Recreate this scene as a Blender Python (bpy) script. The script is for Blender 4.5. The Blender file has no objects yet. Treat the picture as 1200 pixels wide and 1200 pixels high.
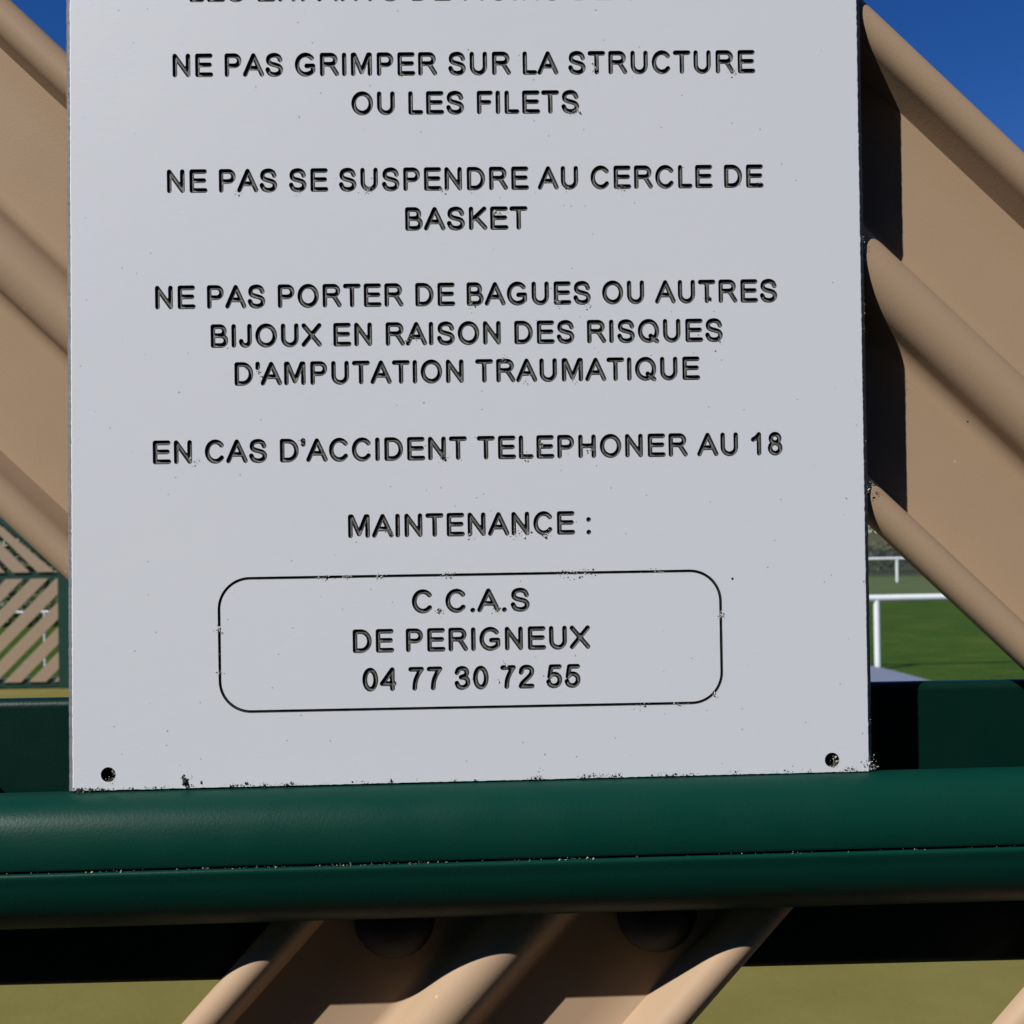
import bpy, bmesh, math, random
import numpy as np
from mathutils import Vector, Matrix, geometry
random.seed(7)
rng = np.random.default_rng(7)
C = bpy.context.scene.collection
SC = bpy.context.scene

# ------------------------------------------------------------------ camera
EYE = 1.35                       # height of the lens above the court
YAW, PITCH, ROLL = 0.020377, 0.0069548, 0.0163545
fw = Vector((math.sin(YAW) * math.cos(PITCH), math.cos(YAW) * math.cos(PITCH), math.sin(PITCH)))
rt0 = Vector((math.cos(YAW), -math.sin(YAW), 0))
dn0 = fw.cross(rt0)
rt = math.cos(ROLL) * rt0 + math.sin(ROLL) * dn0
dn = -math.sin(ROLL) * rt0 + math.cos(ROLL) * dn0
cd = bpy.data.cameras.new('camera')
cam = bpy.data.objects.new('camera', cd)
C.objects.link(cam)
up = -dn
bk = -fw
cam.matrix_world = Matrix(((rt.x, up.x, bk.x, 0), (rt.y, up.y, bk.y, 0), (rt.z, up.z, bk.z, EYE), (0, 0, 0, 1)))
cd.sensor_width = 36
cd.lens = 36
cd.shift_y = 32 / 1200
cd.clip_start = 0.01
cd.clip_end = 2000
cd.dof.use_dof = True
cd.dof.focus_distance = 0.303
cd.dof.aperture_fstop = 36
SC.camera = cam

# ------------------------------------------------------------------ light
SUN = Vector((-1.32, -1.0, 1.56)).normalized()      # towards the sun
W = bpy.data.worlds.new('World')
SC.world = W
W.use_nodes = True
wn, wl = W.node_tree.nodes, W.node_tree.links
sky = wn.new('ShaderNodeTexSky')
sky.sky_type = 'NISHITA'
sky.sun_disc = False
sky.sun_elevation = math.asin(SUN.z)
sky.sun_rotation = math.atan2(SUN.x, SUN.y)
sky.altitude = 1200
sky.air_density = 1.0
sky.dust_density = 0.0
sky.ozone_density = 3.0
bg = wn['Background']
bg.inputs['Strength'].default_value = 0.085
hs = wn.new('ShaderNodeHueSaturation')
hs.inputs['Saturation'].default_value = 1.35
hs.inputs['Hue'].default_value = 0.518
wl.new(sky.outputs[0], hs.inputs['Color'])
wl.new(hs.outputs[0], bg.inputs['Color'])
ld = bpy.data.lights.new('sun', 'SUN')
ld.energy = 5.0
ld.angle = math.radians(0.5)
ld.color = (1.0, 0.98, 0.95)
sun = bpy.data.objects.new('sun', ld)
C.objects.link(sun)
sun.rotation_euler = SUN.to_track_quat('Z', 'Y').to_euler()
sun.location = (-3, -2, 6)
SC.view_settings.view_transform = 'Standard'
SC.view_settings.look = 'None'
SC.view_settings.gamma = 1
SC.view_settings.exposure = 0.05
SC.view_settings.use_curve_mapping = False


# ------------------------------------------------------------------ helpers
def empty(name, loc, label, cat, group=None):
    o = bpy.data.objects.new(name, None)
    o.empty_display_size = 0.05
    C.objects.link(o)
    o.location = loc
    o['label'] = label
    o['category'] = cat
    if group:
        o['group'] = group
    return o


def tag(o, label, cat, group=None):
    o['label'] = label
    o['category'] = cat
    if group:
        o['group'] = group
    return o


def mesh(name, verts, faces, mats, midx=None, smooth=False, autosmooth=None):
    me = bpy.data.meshes.new(name)
    me.from_pydata([tuple(v) for v in verts], [], [tuple(int(i) for i in f) for f in faces])
    for m in (mats if isinstance(mats, (list, tuple)) else [mats]):
        me.materials.append(m)
    if midx is not None:
        me.polygons.foreach_set('material_index', midx)
    if smooth:
        me.polygons.foreach_set('use_smooth', [True] * len(me.polygons))
    me.validate()
    me.update()
    if autosmooth:
        try:
            me.set_sharp_from_angle(angle=math.radians(autosmooth))
        except Exception:
            pass
    return me


def link(name, me, parent=None, loc=(0, 0, 0)):
    """parent is an Empty without rotation; loc is given in the parent's space"""
    o = bpy.data.objects.new(name, me)
    C.objects.link(o)
    if parent is not None:
        o.parent = parent
    o.location = loc
    return o


def box(x0, x1, y0, y1, z0, z1):
    v = [(x0, y0, z0), (x1, y0, z0), (x1, y1, z0), (x0, y1, z0), (x0, y0, z1), (x1, y0, z1), (x1, y1, z1), (x0, y1, z1)]
    f = [(0, 3, 2, 1), (4, 5, 6, 7), (0, 1, 5, 4), (1, 2, 6, 5), (2, 3, 7, 6), (3, 0, 4, 7)]
    return v, f


def merge(parts):
    V, F = [], []
    for v, f in parts:
        n = len(V)
        V += list(v)
        F += [tuple(i + n for i in q) for q in f]
    return V, F


def tube(pts, r, n=12, cap=True):
    pts = [Vector(p) for p in pts]
    V, F = [], []
    for i, p in enumerate(pts):
        d = (pts[min(i + 1, len(pts) - 1)] - pts[max(i - 1, 0)]).normalized()
        a = d.cross(Vector((0, 0, 1)) if abs(d.z) < 0.9 else Vector((1, 0, 0))).normalized()
        b = d.cross(a)
        rr = r[i] if isinstance(r, (list, tuple)) else r
        for k in range(n):
            t = 2 * math.pi * k / n
            V.append(tuple(p + rr * (math.cos(t) * a + math.sin(t) * b)))
    for i in range(len(pts) - 1):
        for k in range(n):
            F.append((i * n + k, i * n + (k + 1) % n, (i + 1) * n + (k + 1) % n, (i + 1) * n + k))
    if cap:
        F.append(tuple(range(n))[::-1])
        F.append(tuple((len(pts) - 1) * n + k for k in range(n)))
    return V, F


def extrude_x(prof, x0, x1, nx=1):
    """closed profile of (y, z) swept along x"""
    n = len(prof)
    V, F = [], []
    for i in range(nx + 1):
        x = x0 + (x1 - x0) * i / nx
        V += [(x, p[0], p[1]) for p in prof]
    for i in range(nx):
        for k in range(n):
            F.append((i * n + k, (i + 1) * n + k, (i + 1) * n + (k + 1) % n, i * n + (k + 1) % n))
    F.append(tuple(range(n)))
    F.append(tuple(nx * n + k for k in range(n))[::-1])
    return V, F


# ------------------------------------------------------------------ materials
def mat(name):
    m = bpy.data.materials.new(name)
    m.use_nodes = True
    nt = m.node_tree
    return m, nt.nodes, nt.links, nt.nodes['Principled BSDF']


def N(nodes, kind, **kw):
    n = nodes.new(kind)
    for k, v in kw.items():
        if k in n.inputs.keys():
            n.inputs[k].default_value = v
        else:
            setattr(n, k, v)
    return n


def ramp(nodes, links, src, stops):
    r = nodes.new('ShaderNodeValToRGB')
    e = r.color_ramp.elements
    while len(e) < len(stops):
        e.new(0.5)
    for el, (p, c) in zip(e, stops):
        el.position = p
        el.color = c if len(c) == 4 else (*c, 1)
    links.new(src, r.inputs[0])
    return r.outputs[0]


def mix(nodes, links, fac, a, b):
    m = nodes.new('ShaderNodeMix')
    m.data_type = 'RGBA'
    for sock, v in ((m.inputs[0], fac), (m.inputs[6], a), (m.inputs[7], b)):
        if hasattr(v, 'links') or hasattr(v, 'is_linked'):
            links.new(v, sock)
        else:
            sock.default_value = v if not isinstance(v, tuple) else ((*v, 1) if len(v) == 3 else v)
    return m.outputs[2]


def bump(nodes, links, b, h, dist, strength=1.0, normal=None):
    n = nodes.new('ShaderNodeBump')
    n.inputs['Strength'].default_value = strength
    n.inputs['Distance'].default_value = dist
    links.new(h, n.inputs['Height'])
    if normal is not None:
        links.new(normal, n.inputs['Normal'])
    if b is not None:
        links.new(n.outputs[0], b.inputs['Normal'])
    return n.outputs[0]


def coord(nodes):
    return nodes.new('ShaderNodeNewGeometry').outputs['Position']


def noise(nodes, links, vec, scale, detail=3, rough=0.5):
    n = nodes.new('ShaderNodeTexNoise')
    n.inputs['Scale'].default_value = scale
    n.inputs['Detail'].default_value = detail
    n.inputs['Roughness'].default_value = rough
    links.new(vec, n.inputs['Vector'])
    return n.outputs['Fac']


def spots(nodes, links, vec, scale, thr, keep):
    """sparse small round specks: 1 inside a speck"""
    v = nodes.new('ShaderNodeTexVoronoi')
    v.inputs['Scale'].default_value = scale
    links.new(vec, v.inputs['Vector'])
    a = N(nodes, 'ShaderNodeMath', operation='LESS_THAN')
    links.new(v.outputs['Distance'], a.inputs[0])
    a.inputs[1].default_value = thr
    s = nodes.new('ShaderNodeSeparateColor')
    links.new(v.outputs['Color'], s.inputs[0])
    b = N(nodes, 'ShaderNodeMath', operation='LESS_THAN')
    links.new(s.outputs[0], b.inputs[0])
    b.inputs[1].default_value = keep
    m = N(nodes, 'ShaderNodeMath', operation='MULTIPLY')
    links.new(a.outputs[0], m.inputs[0])
    links.new(b.outputs[0], m.inputs[1])
    return m.outputs[0]


def painted_metal(name, col, var, rough, peel, peel_scale, coat=0.0, chips=True, spec=0.5, wave=0.00018):
    m, n, l, b = mat(name)
    p = coord(n)
    f = noise(n, l, p, 18, 5, 0.6)
    base = mix(n, l, f, col, var)
    if chips:
        s = spots(n, l, p, 95, 0.045, 0.10)
        base = mix(n, l, s, base, (0.06, 0.045, 0.03))
        s2 = spots(n, l, p, 160, 0.06, 0.05)
        base = mix(n, l, s2, base, tuple(min(1, c * 1.5) for c in col))
    l.new(base, b.inputs['Base Color'])
    rr = ramp(n, l, noise(n, l, p, 60, 4), [(0.3, (rough - 0.06,) * 3), (0.75, (rough + 0.10,) * 3)])
    l.new(rr, b.inputs['Roughness'])
    b.inputs['Coat Weight'].default_value = coat
    b.inputs['Coat Roughness'].default_value = 0.25
    b.inputs['Specular IOR Level'].default_value = spec
    h1 = bump(n, l, None, noise(n, l, p, peel_scale, 2), peel)
    bump(n, l, b, noise(n, l, p, 25, 2), wave, 1.0, h1)
    return m


TAN = painted_metal('tan_powder_coat', (0.435, 0.300, 0.193), (0.405, 0.283, 0.182), 0.48, 0.000028, 1300, spec=0.12)
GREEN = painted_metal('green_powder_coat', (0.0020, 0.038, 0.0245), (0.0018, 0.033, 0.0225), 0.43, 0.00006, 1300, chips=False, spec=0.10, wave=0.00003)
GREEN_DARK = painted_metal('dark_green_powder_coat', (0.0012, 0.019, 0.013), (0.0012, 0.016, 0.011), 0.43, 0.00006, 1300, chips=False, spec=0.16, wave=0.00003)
GREEN_FAR = painted_metal('green_paint_distant', (0.005, 0.045, 0.03), (0.004, 0.036, 0.026), 0.45, 0.0005, 60, chips=False)
TAN_FAR = painted_metal('tan_paint_distant', (0.36, 0.26, 0.17), (0.30, 0.22, 0.15), 0.5, 0.0005, 60, chips=False)

m, n, l, b = mat('white_laminate')
p = coord(n)
f = noise(n, l, p, 9, 5, 0.6)
base = mix(n, l, f, (0.710, 0.735, 0.785), (0.745, 0.762, 0.795))
s1 = spots(n, l, p, 210, 0.055, 0.10)
base = mix(n, l, s1, base, (0.30, 0.30, 0.29))
s2 = spots(n, l, p, 480, 0.11, 0.07)
base = mix(n, l, s2, base, (0.45, 0.45, 0.44))
s3 = spots(n, l, p, 60, 0.016, 0.25)
base = mix(n, l, s3, base, (0.10, 0.10, 0.09))
l.new(base, b.inputs['Base Color'])
b.inputs['Roughness'].default_value = 0.42
mp = n.new('ShaderNodeMapping')
mp.inputs['Scale'].default_value = (0.5, 1, 1.3)
l.new(p, mp.inputs['Vector'])
h1 = bump(n, l, None, noise(n, l, mp.outputs[0], 650, 3, 0.6), 0.000020)
h2 = bump(n, l, None, s2, 0.00008, 1.0, h1)
bump(n, l, b, noise(n, l, p, 60, 3), 0.00004, 1.0, h2)
WHITE = m

m, n, l, b = mat('laminate_core')        # black core shown where the cutter went through; dust on the groove floor
tc = n.new('ShaderNodeTexCoord')
sx = n.new('ShaderNodeSeparateXYZ')
l.new(tc.outputs['Object'], sx.inputs[0])
dfl = N(n, 'ShaderNodeMapRange')
l.new(sx.outputs['Y'], dfl.inputs['Value'])
dfl.inputs['From Min'].default_value = 0.00050
dfl.inputs['From Max'].default_value = 0.00055
p = coord(n)
ns = ramp(n, l, noise(n, l, p, 800, 4, 0.65), [(0.3, (0.2,) * 3), (0.7, (1,) * 3)])
mu = N(n, 'ShaderNodeMath', operation='MULTIPLY')
l.new(dfl.outputs[0], mu.inputs[0])
l.new(ns, mu.inputs[1])
dust = mix(n, l, noise(n, l, p, 60, 2), (0.30, 0.295, 0.27), (0.20, 0.20, 0.19))
base = mix(n, l, mu.outputs[0], (0.018, 0.018, 0.017), dust)
l.new(base, b.inputs['Base Color'])
b.inputs['Roughness'].default_value = 0.55
bump(n, l, b, noise(n, l, p, 1500, 3), 0.00006)
CORE = m

m, n, l, b = mat('laminate_edge')
p = coord(n)
l.new(mix(n, l, noise(n, l, p, 250, 4), (0.20, 0.20, 0.205), (0.12, 0.12, 0.125)), b.inputs['Base Color'])
b.inputs['Roughness'].default_value = 0.5
bump(n, l, b, noise(n, l, p, 900, 3), 0.00008)
EDGE = m


def plain(name, a, c, rough, scale, bdist=0.0005, bscale=None):
    m, n, l, b = mat(name)
    p = coord(n)
    l.new(mix(n, l, noise(n, l, p, scale, 5, 0.6), a, c), b.inputs['Base Color'])
    b.inputs['Roughness'].default_value = rough
    bump(n, l, b, noise(n, l, p, bscale or scale * 3, 3), bdist)
    return m


PALE_DIRT = plain('pale_lichen', (0.55, 0.54, 0.49), (0.32, 0.31, 0.27), 0.9, 900, 0.0001)
DARK_DIRT = plain('dark_dirt', (0.035, 0.033, 0.028), (0.012, 0.012, 0.010), 0.9, 900, 0.0001)
RUST = plain('rust_stain', (0.35, 0.16, 0.03), (0.22, 0.10, 0.02), 0.9, 900, 0.0001)
BOLT = plain('black_nut_cap', (0.008, 0.011, 0.018), (0.005, 0.007, 0.011), 0.6, 200, 0.00005)
BLACK_MARK = plain('black_inside', (0.012, 0.012, 0.012), (0.02, 0.02, 0.018), 0.8, 500, 0.00005)
WHITE_RAIL = plain('white_rail_paint', (0.78, 0.78, 0.78), (0.66, 0.67, 0.66), 0.4, 6, 0.001)
CONCRETE = plain('pale_concrete', (0.17, 0.19, 0.25), (0.13, 0.15, 0.20), 0.9, 5, 0.003)
ASPHALT = plain('worn_asphalt', (0.045, 0.045, 0.047), (0.065, 0.065, 0.064), 0.9, 12, 0.002)
FENCE_DARK = plain('dark_fence_paint', (0.02, 0.03, 0.03), (0.035, 0.045, 0.04), 0.6, 3, 0.001)
GUARD = plain('galvanised_steel', (0.30, 0.31, 0.30), (0.22, 0.23, 0.22), 0.5, 2, 0.001)
BARK = plain('bark', (0.10, 0.075, 0.05), (0.05, 0.04, 0.03), 0.9, 8, 0.01)


def ground_mat(name, cols, scale, bdist, bscale):
    m, n, l, b = mat(name)
    p = coord(n)
    c1 = ramp(n, l, noise(n, l, p, scale, 6, 0.65), [(0.3, cols[0]), (0.5, cols[1]), (0.7, cols[2])])
    fine = noise(n, l, p, scale * 40, 3, 0.7)
    c2 = mix(n, l, fine, cols[0], cols[2])
    l.new(mix(n, l, 0.4, c1, c2), b.inputs['Base Color'])
    b.inputs['Roughness'].default_value = 0.95
    b.inputs['Specular IOR Level'].default_value = 0.1
    bump(n, l, b, noise(n, l, p, bscale, 3), bdist)
    return m


TURF = ground_mat('sanded_turf', ((0.135, 0.118, 0.028), (0.165, 0.142, 0.035), (0.205, 0.172, 0.050)), 1.6, 0.0012, 40)
PITCH_GRASS = ground_mat('paler_grass', ((0.060, 0.095, 0.030), (0.080, 0.110, 0.040), (0.105, 0.130, 0.055)), 0.15, 0.02, 8)
GRASS = ground_mat('mown_grass', ((0.016, 0.048, 0.003), (0.031, 0.072, 0.005), (0.075, 0.103, 0.012)), 1.4, 0.03, 12)
DRY = ground_mat('dry_bank', ((0.045, 0.05, 0.025), (0.07, 0.07, 0.04), (0.10, 0.095, 0.06)), 0.12, 0.1, 3)


def leaf_mat(name, a, c):
    m, n, l, b = mat(name)
    oi = coord(n)
    l.new(mix(n, l, noise(n, l, oi, 0.9, 3), a, c), b.inputs['Base Color'])
    b.inputs['Roughness'].default_value = 0.6
    b.inputs['Transmission Weight'].default_value = 0.0
    return m


LEAF = leaf_mat('leaf_green', (0.045, 0.08, 0.018), (0.09, 0.11, 0.03))
LEAF2 = leaf_mat('leaf_olive', (0.07, 0.08, 0.035), (0.11, 0.11, 0.05))

# ------------------------------------------------------------------ the barrier right behind the sign
MM = 0.001
PLANE = 0.300                     # distance of the sign's face from the lens
barrier = empty('slatted_barrier', (0, PLANE, 0),
                'near barrier of broad tan ribbed slats on dark green rails, behind the white sign', 'barrier')


def slat_profile():
    """(v, depth) in mm across the slat; depth 2 on the crests, 12 on the flats"""
    R, r, a = 8.6, 4.6, math.radians(75)
    flat, crest = 14.0, 2.0
    L = (flat - crest - (R + r) * (1 - math.cos(a))) / math.sin(a)      # straight flank of the middle rib
    half = (R + r) * math.sin(a) + L * math.cos(a)

    def half_profile(lw, fa):
        hw = 57.1
        pts = []
        c = hw - lw
        wall = crest + lw
        pts.append((hw, wall + 1.0))
        for i in range(0, 17):          # outer side, crest, inner side of the lip
            t = (math.pi / 2 + fa) * i / 16
            pts.append((c + lw * math.cos(t), wall - lw * math.sin(t)))
        foot = c - lw * math.sin(fa) - (flat - (wall - lw * math.cos(fa))) / math.tan(fa)
        pts.append((foot + 0.12, flat - 0.45))
        pts.append((foot - 0.08, flat - 0.12))
        pts.append((foot - 0.45, flat))
        pts.append((34, flat))
        pts.append((24, flat))
        for i in range(0, 9):           # concave fillet
            t = a * i / 8
            pts.append((half - r * math.sin(t), flat - r * (1 - math.cos(t))))
        for i in range(0, 13):
            t = a - a * i / 12
            pts.append((R * math.sin(t), crest + R * (1 - math.cos(t))))
        return pts
    pts = half_profile(5.1, math.radians(75))
    m = [(-v, d) for v, d in half_profile(5.1, math.radians(73))[:-1]][::-1]
    return pts + m


def slat_mesh(name, slope, z_hi, z_lo, sign):
    """slope in degrees of the run; ends cut level at z_hi and z_lo (m). sign -1 runs down to the right, +1 up to the right.
    Origin: the slat's centre line at height 0."""
    prof = slat_profile()
    th = 1.1
    a = math.radians(slope)
    ca, sa = math.cos(a), math.sin(a)
    nrm = []
    n = len(prof)
    for i in range(n):
        p0, p1 = prof[max(i - 1, 0)], prof[min(i + 1, n - 1)]
        dx, dy = p1[0] - p0[0], p1[1] - p0[1]
        L = math.hypot(dx, dy) or 1
        nrm.append((-dy / L, dx / L))
    back = []
    for (v, d), (nx, ny) in zip(prof, nrm):
        s = -1
        back.append((v + s * nx * th, d + s * ny * th))
    loop = prof + back[::-1]
    V, F = [], []
    # run direction e and cross direction g in the x,z plane
    e = Vector((ca, sign * sa))
    g = Vector((-sign * sa, ca))
    for zc in (z_lo, z_hi):
        for v, d in loop:
            vv = v * MM
            u = (zc - vv * g.y) / e.y
            V.append((u * e.x + vv * g.x, d * MM, zc))
    m2 = len(loop)
    for k in range(m2):
        F.append((k, (k + 1) % m2, m2 + (k + 1) % m2, m2 + k))
    for k in range(n - 1):
        q = (k, k + 1, m2 - 2 - k, m2 - 1 - k)
        F.append(q[::-1])
        F.append(tuple(i + m2 for i in q))
    me = mesh(name, V, F, TAN, smooth=True, autosmooth=35)
    bm = bmesh.new()
    bm.from_mesh(me)
    bmesh.ops.recalc_face_normals(bm, faces=bm.faces)
    bm.to_mesh(me)
    bm.free()
    return me


# bolt with a domed cap
def bolt_mesh():
    V, F = [], []
    prof = [(12.2, 0), (12.2, 1.4), (11.6, 2.2), (10.2, 3.0), (8.0, 4.4), (5.0, 5.5), (2.0, 6.0)]
    n = 28
    for r, h in prof:
        for k in range(n):
            t = 2 * math.pi * k / n
            V.append((r * MM * math.cos(t), -h * MM, r * MM * math.sin(t)))
    for i in range(len(prof) - 1):
        for k in range(n):
            F.append((i * n + k, (i + 1) * n + k, (i + 1) * n + (k + 1) % n, i * n + (k + 1) % n))
    F.append(tuple((len(prof) - 1) * n + k for k in range(n))[::-1])
    return mesh('bolt_cap', V, F, BOLT, smooth=True, autosmooth=40)


bolt_me = bolt_mesh()
UPS, LOS = 43.98, 47.47
ups = slat_mesh('slat', UPS, 0.62, -0.080, -1)
los = slat_mesh('slat', LOS, -0.097, -0.95, +1)
tu, tl = math.tan(math.radians(UPS)), math.tan(math.radians(LOS))
for k in range(-5, 6):
    x = 0.1945 / tu + (k - 1) * 0.2531 + 0.0
    o = link('slat', ups, barrier, (x, 0, EYE))
    for s in (-1, 1):
        g = 29 * s * MM
        zz = -0.063
        bx = (-zz) / tu + g / math.sin(math.radians(UPS)) 
        link('bolt_cap', bolt_me, barrier, (x + bx, 0.014, EYE + zz))
        zz = 0.585
        bx = (-zz) / tu + g / math.sin(math.radians(UPS))
        link('bolt_cap', bolt_me, barrier, (x + bx, 0.014, EYE + zz))
for k in range(-4, 6):
    x = 0.122 / tl + k * 0.2495
    o = link('slat', los, barrier, (x, 0, EYE))
    for s in (-1, 1):
        g = 29.5 * s * MM
        for zz in (-0.1125, -0.92):
            bx = zz / tl - g / math.sin(math.radians(LOS))
            link('bolt_cap', bolt_me, barrier, (x + bx, 0.014, EYE + zz))

XW = 1.35
# wide green beam behind the slats, rounded corners
def rounded_rect(y0, y1, z0, z1, r, n=6):
    pts = []
    for cy, cz, a0 in ((y1 - r, z1 - r, 0), (y0 + r, z1 - r, 90), (y0 + r, z0 + r, 180), (y1 - r, z0 + r, 270)):
        for i in range(n + 1):
            t = math.radians(a0 + 90 * i / n)
            pts.append((cy + r * math.cos(t), cz + r * math.sin(t)))
    return pts


RAILTILT = math.radians(0.28)


def tilt(o):
    o.rotation_euler = (0, -RAILTILT, 0)


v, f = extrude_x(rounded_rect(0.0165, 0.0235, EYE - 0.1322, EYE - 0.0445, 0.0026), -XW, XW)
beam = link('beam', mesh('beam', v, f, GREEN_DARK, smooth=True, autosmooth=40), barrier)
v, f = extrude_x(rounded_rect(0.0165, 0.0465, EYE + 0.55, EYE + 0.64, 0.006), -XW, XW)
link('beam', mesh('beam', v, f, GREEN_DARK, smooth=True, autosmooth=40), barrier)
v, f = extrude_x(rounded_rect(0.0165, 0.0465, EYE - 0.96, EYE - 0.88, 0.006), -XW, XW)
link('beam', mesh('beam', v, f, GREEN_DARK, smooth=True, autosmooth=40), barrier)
for sx_ in (-1, 1):
    v, f = merge([box(sx_ * XW - 0.03, sx_ * XW + 0.03, 0.0170, 0.0750, 0.0, EYE + 0.66)])
    link('post', mesh('post', v, f, GREEN), barrier)


# two-part oval rail in front: upper shell and lower shell with a seam between them
def rail_profile(upper):
    a, b0 = 14.0, 18.6
    pts = []
    if upper:
        # from the front seam, over the top, to the back
        pts += [(-a + 1.3, 0.15), (-a + 0.25, 0.2), (-a, 0.9)]
        for i in range(2, 31):
            t = math.radians(180 - 180 * i / 31.0)
            e = 2 / 2.25
            pts.append((a * math.copysign(abs(math.cos(t)) ** e, math.cos(t)), 0.9 + (b0 - 0.9) * abs(math.sin(t)) ** e))
        pts += [(a, 0.9), (a, 0.15)]
    else:
        pts += [(a, -0.7), (a, -1.2)]
        for i in range(1, 30):
            t = math.radians(-180 * i / 30.0)
            pts.append((a * math.cos(t), -1.2 + (b0 + 0.1) * math.sin(t)))
        pts += [(-a - 0.35, -1.9), (-a - 0.35, -1.25), (-a - 0.15, -0.85), (-a + 0.2, -0.62), (-a + 1.6, -0.58)]
    return [(y * MM, z * MM) for y, z in pts]


for up_, nm in ((True, 'rail_upper_shell'), (False, 'rail_lower_shell')):
    prof = rail_profile(up_)
    v, f = extrude_x(prof, -XW, XW, 60)
    # slight dents and waviness of a real rolled section
    o = link(nm, mesh(nm, v, f, GREEN, smooth=True, autosmooth=38), barrier, (0, 0.0005, EYE - 0.0874))
    tilt(o)
v, f = extrude_x([(-0.0115, -0.0012), (-0.0115, 0.0010), (0.012, 0.0010), (0.012, -0.0012)], -XW, XW)
o = link('rail_core', mesh('rail_core', v, f, BLACK_MARK), barrier, (0, 0.0005, EYE - 0.0874))
tilt(o)

# ------------------------------------------------------------------ the engraved sign
sign = empty('rules_sign', (0, PLANE, EYE - 0.0690),
             'white engraved plastic sign with court rules in black capital letters, resting on the green rail', 'sign')
SZ = 0.0690       # sign space: z = height above the sign's foot

STROKE = 75.0


def arc(cx, cy, rx, ry, a0, a1, n=24):
    return [(cx + rx * math.cos(math.radians(a0 + (a1 - a0) * i / n)), cy + ry * math.sin(math.radians(a0 + (a1 - a0) * i / n))) for i in range(n + 1)]


def spl(P, n=7):
    P = [P[0]] + list(P) + [P[-1]]
    out = []
    for i in range(1, len(P) - 2):
        p0, p1, p2, p3 = P[i - 1:i + 3]
        for k in range(n):
            t = k / n
            out.append(tuple(0.5 * ((2 * p1[j]) + (-p0[j] + p2[j]) * t + (2 * p0[j] - 5 * p1[j] + 4 * p2[j] - p3[j]) * t * t
                                    + (-p0[j] + 3 * p1[j] - 3 * p2[j] + p3[j]) * t ** 3) for j in range(2)))
    out.append(P[-2])
    return out


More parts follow.
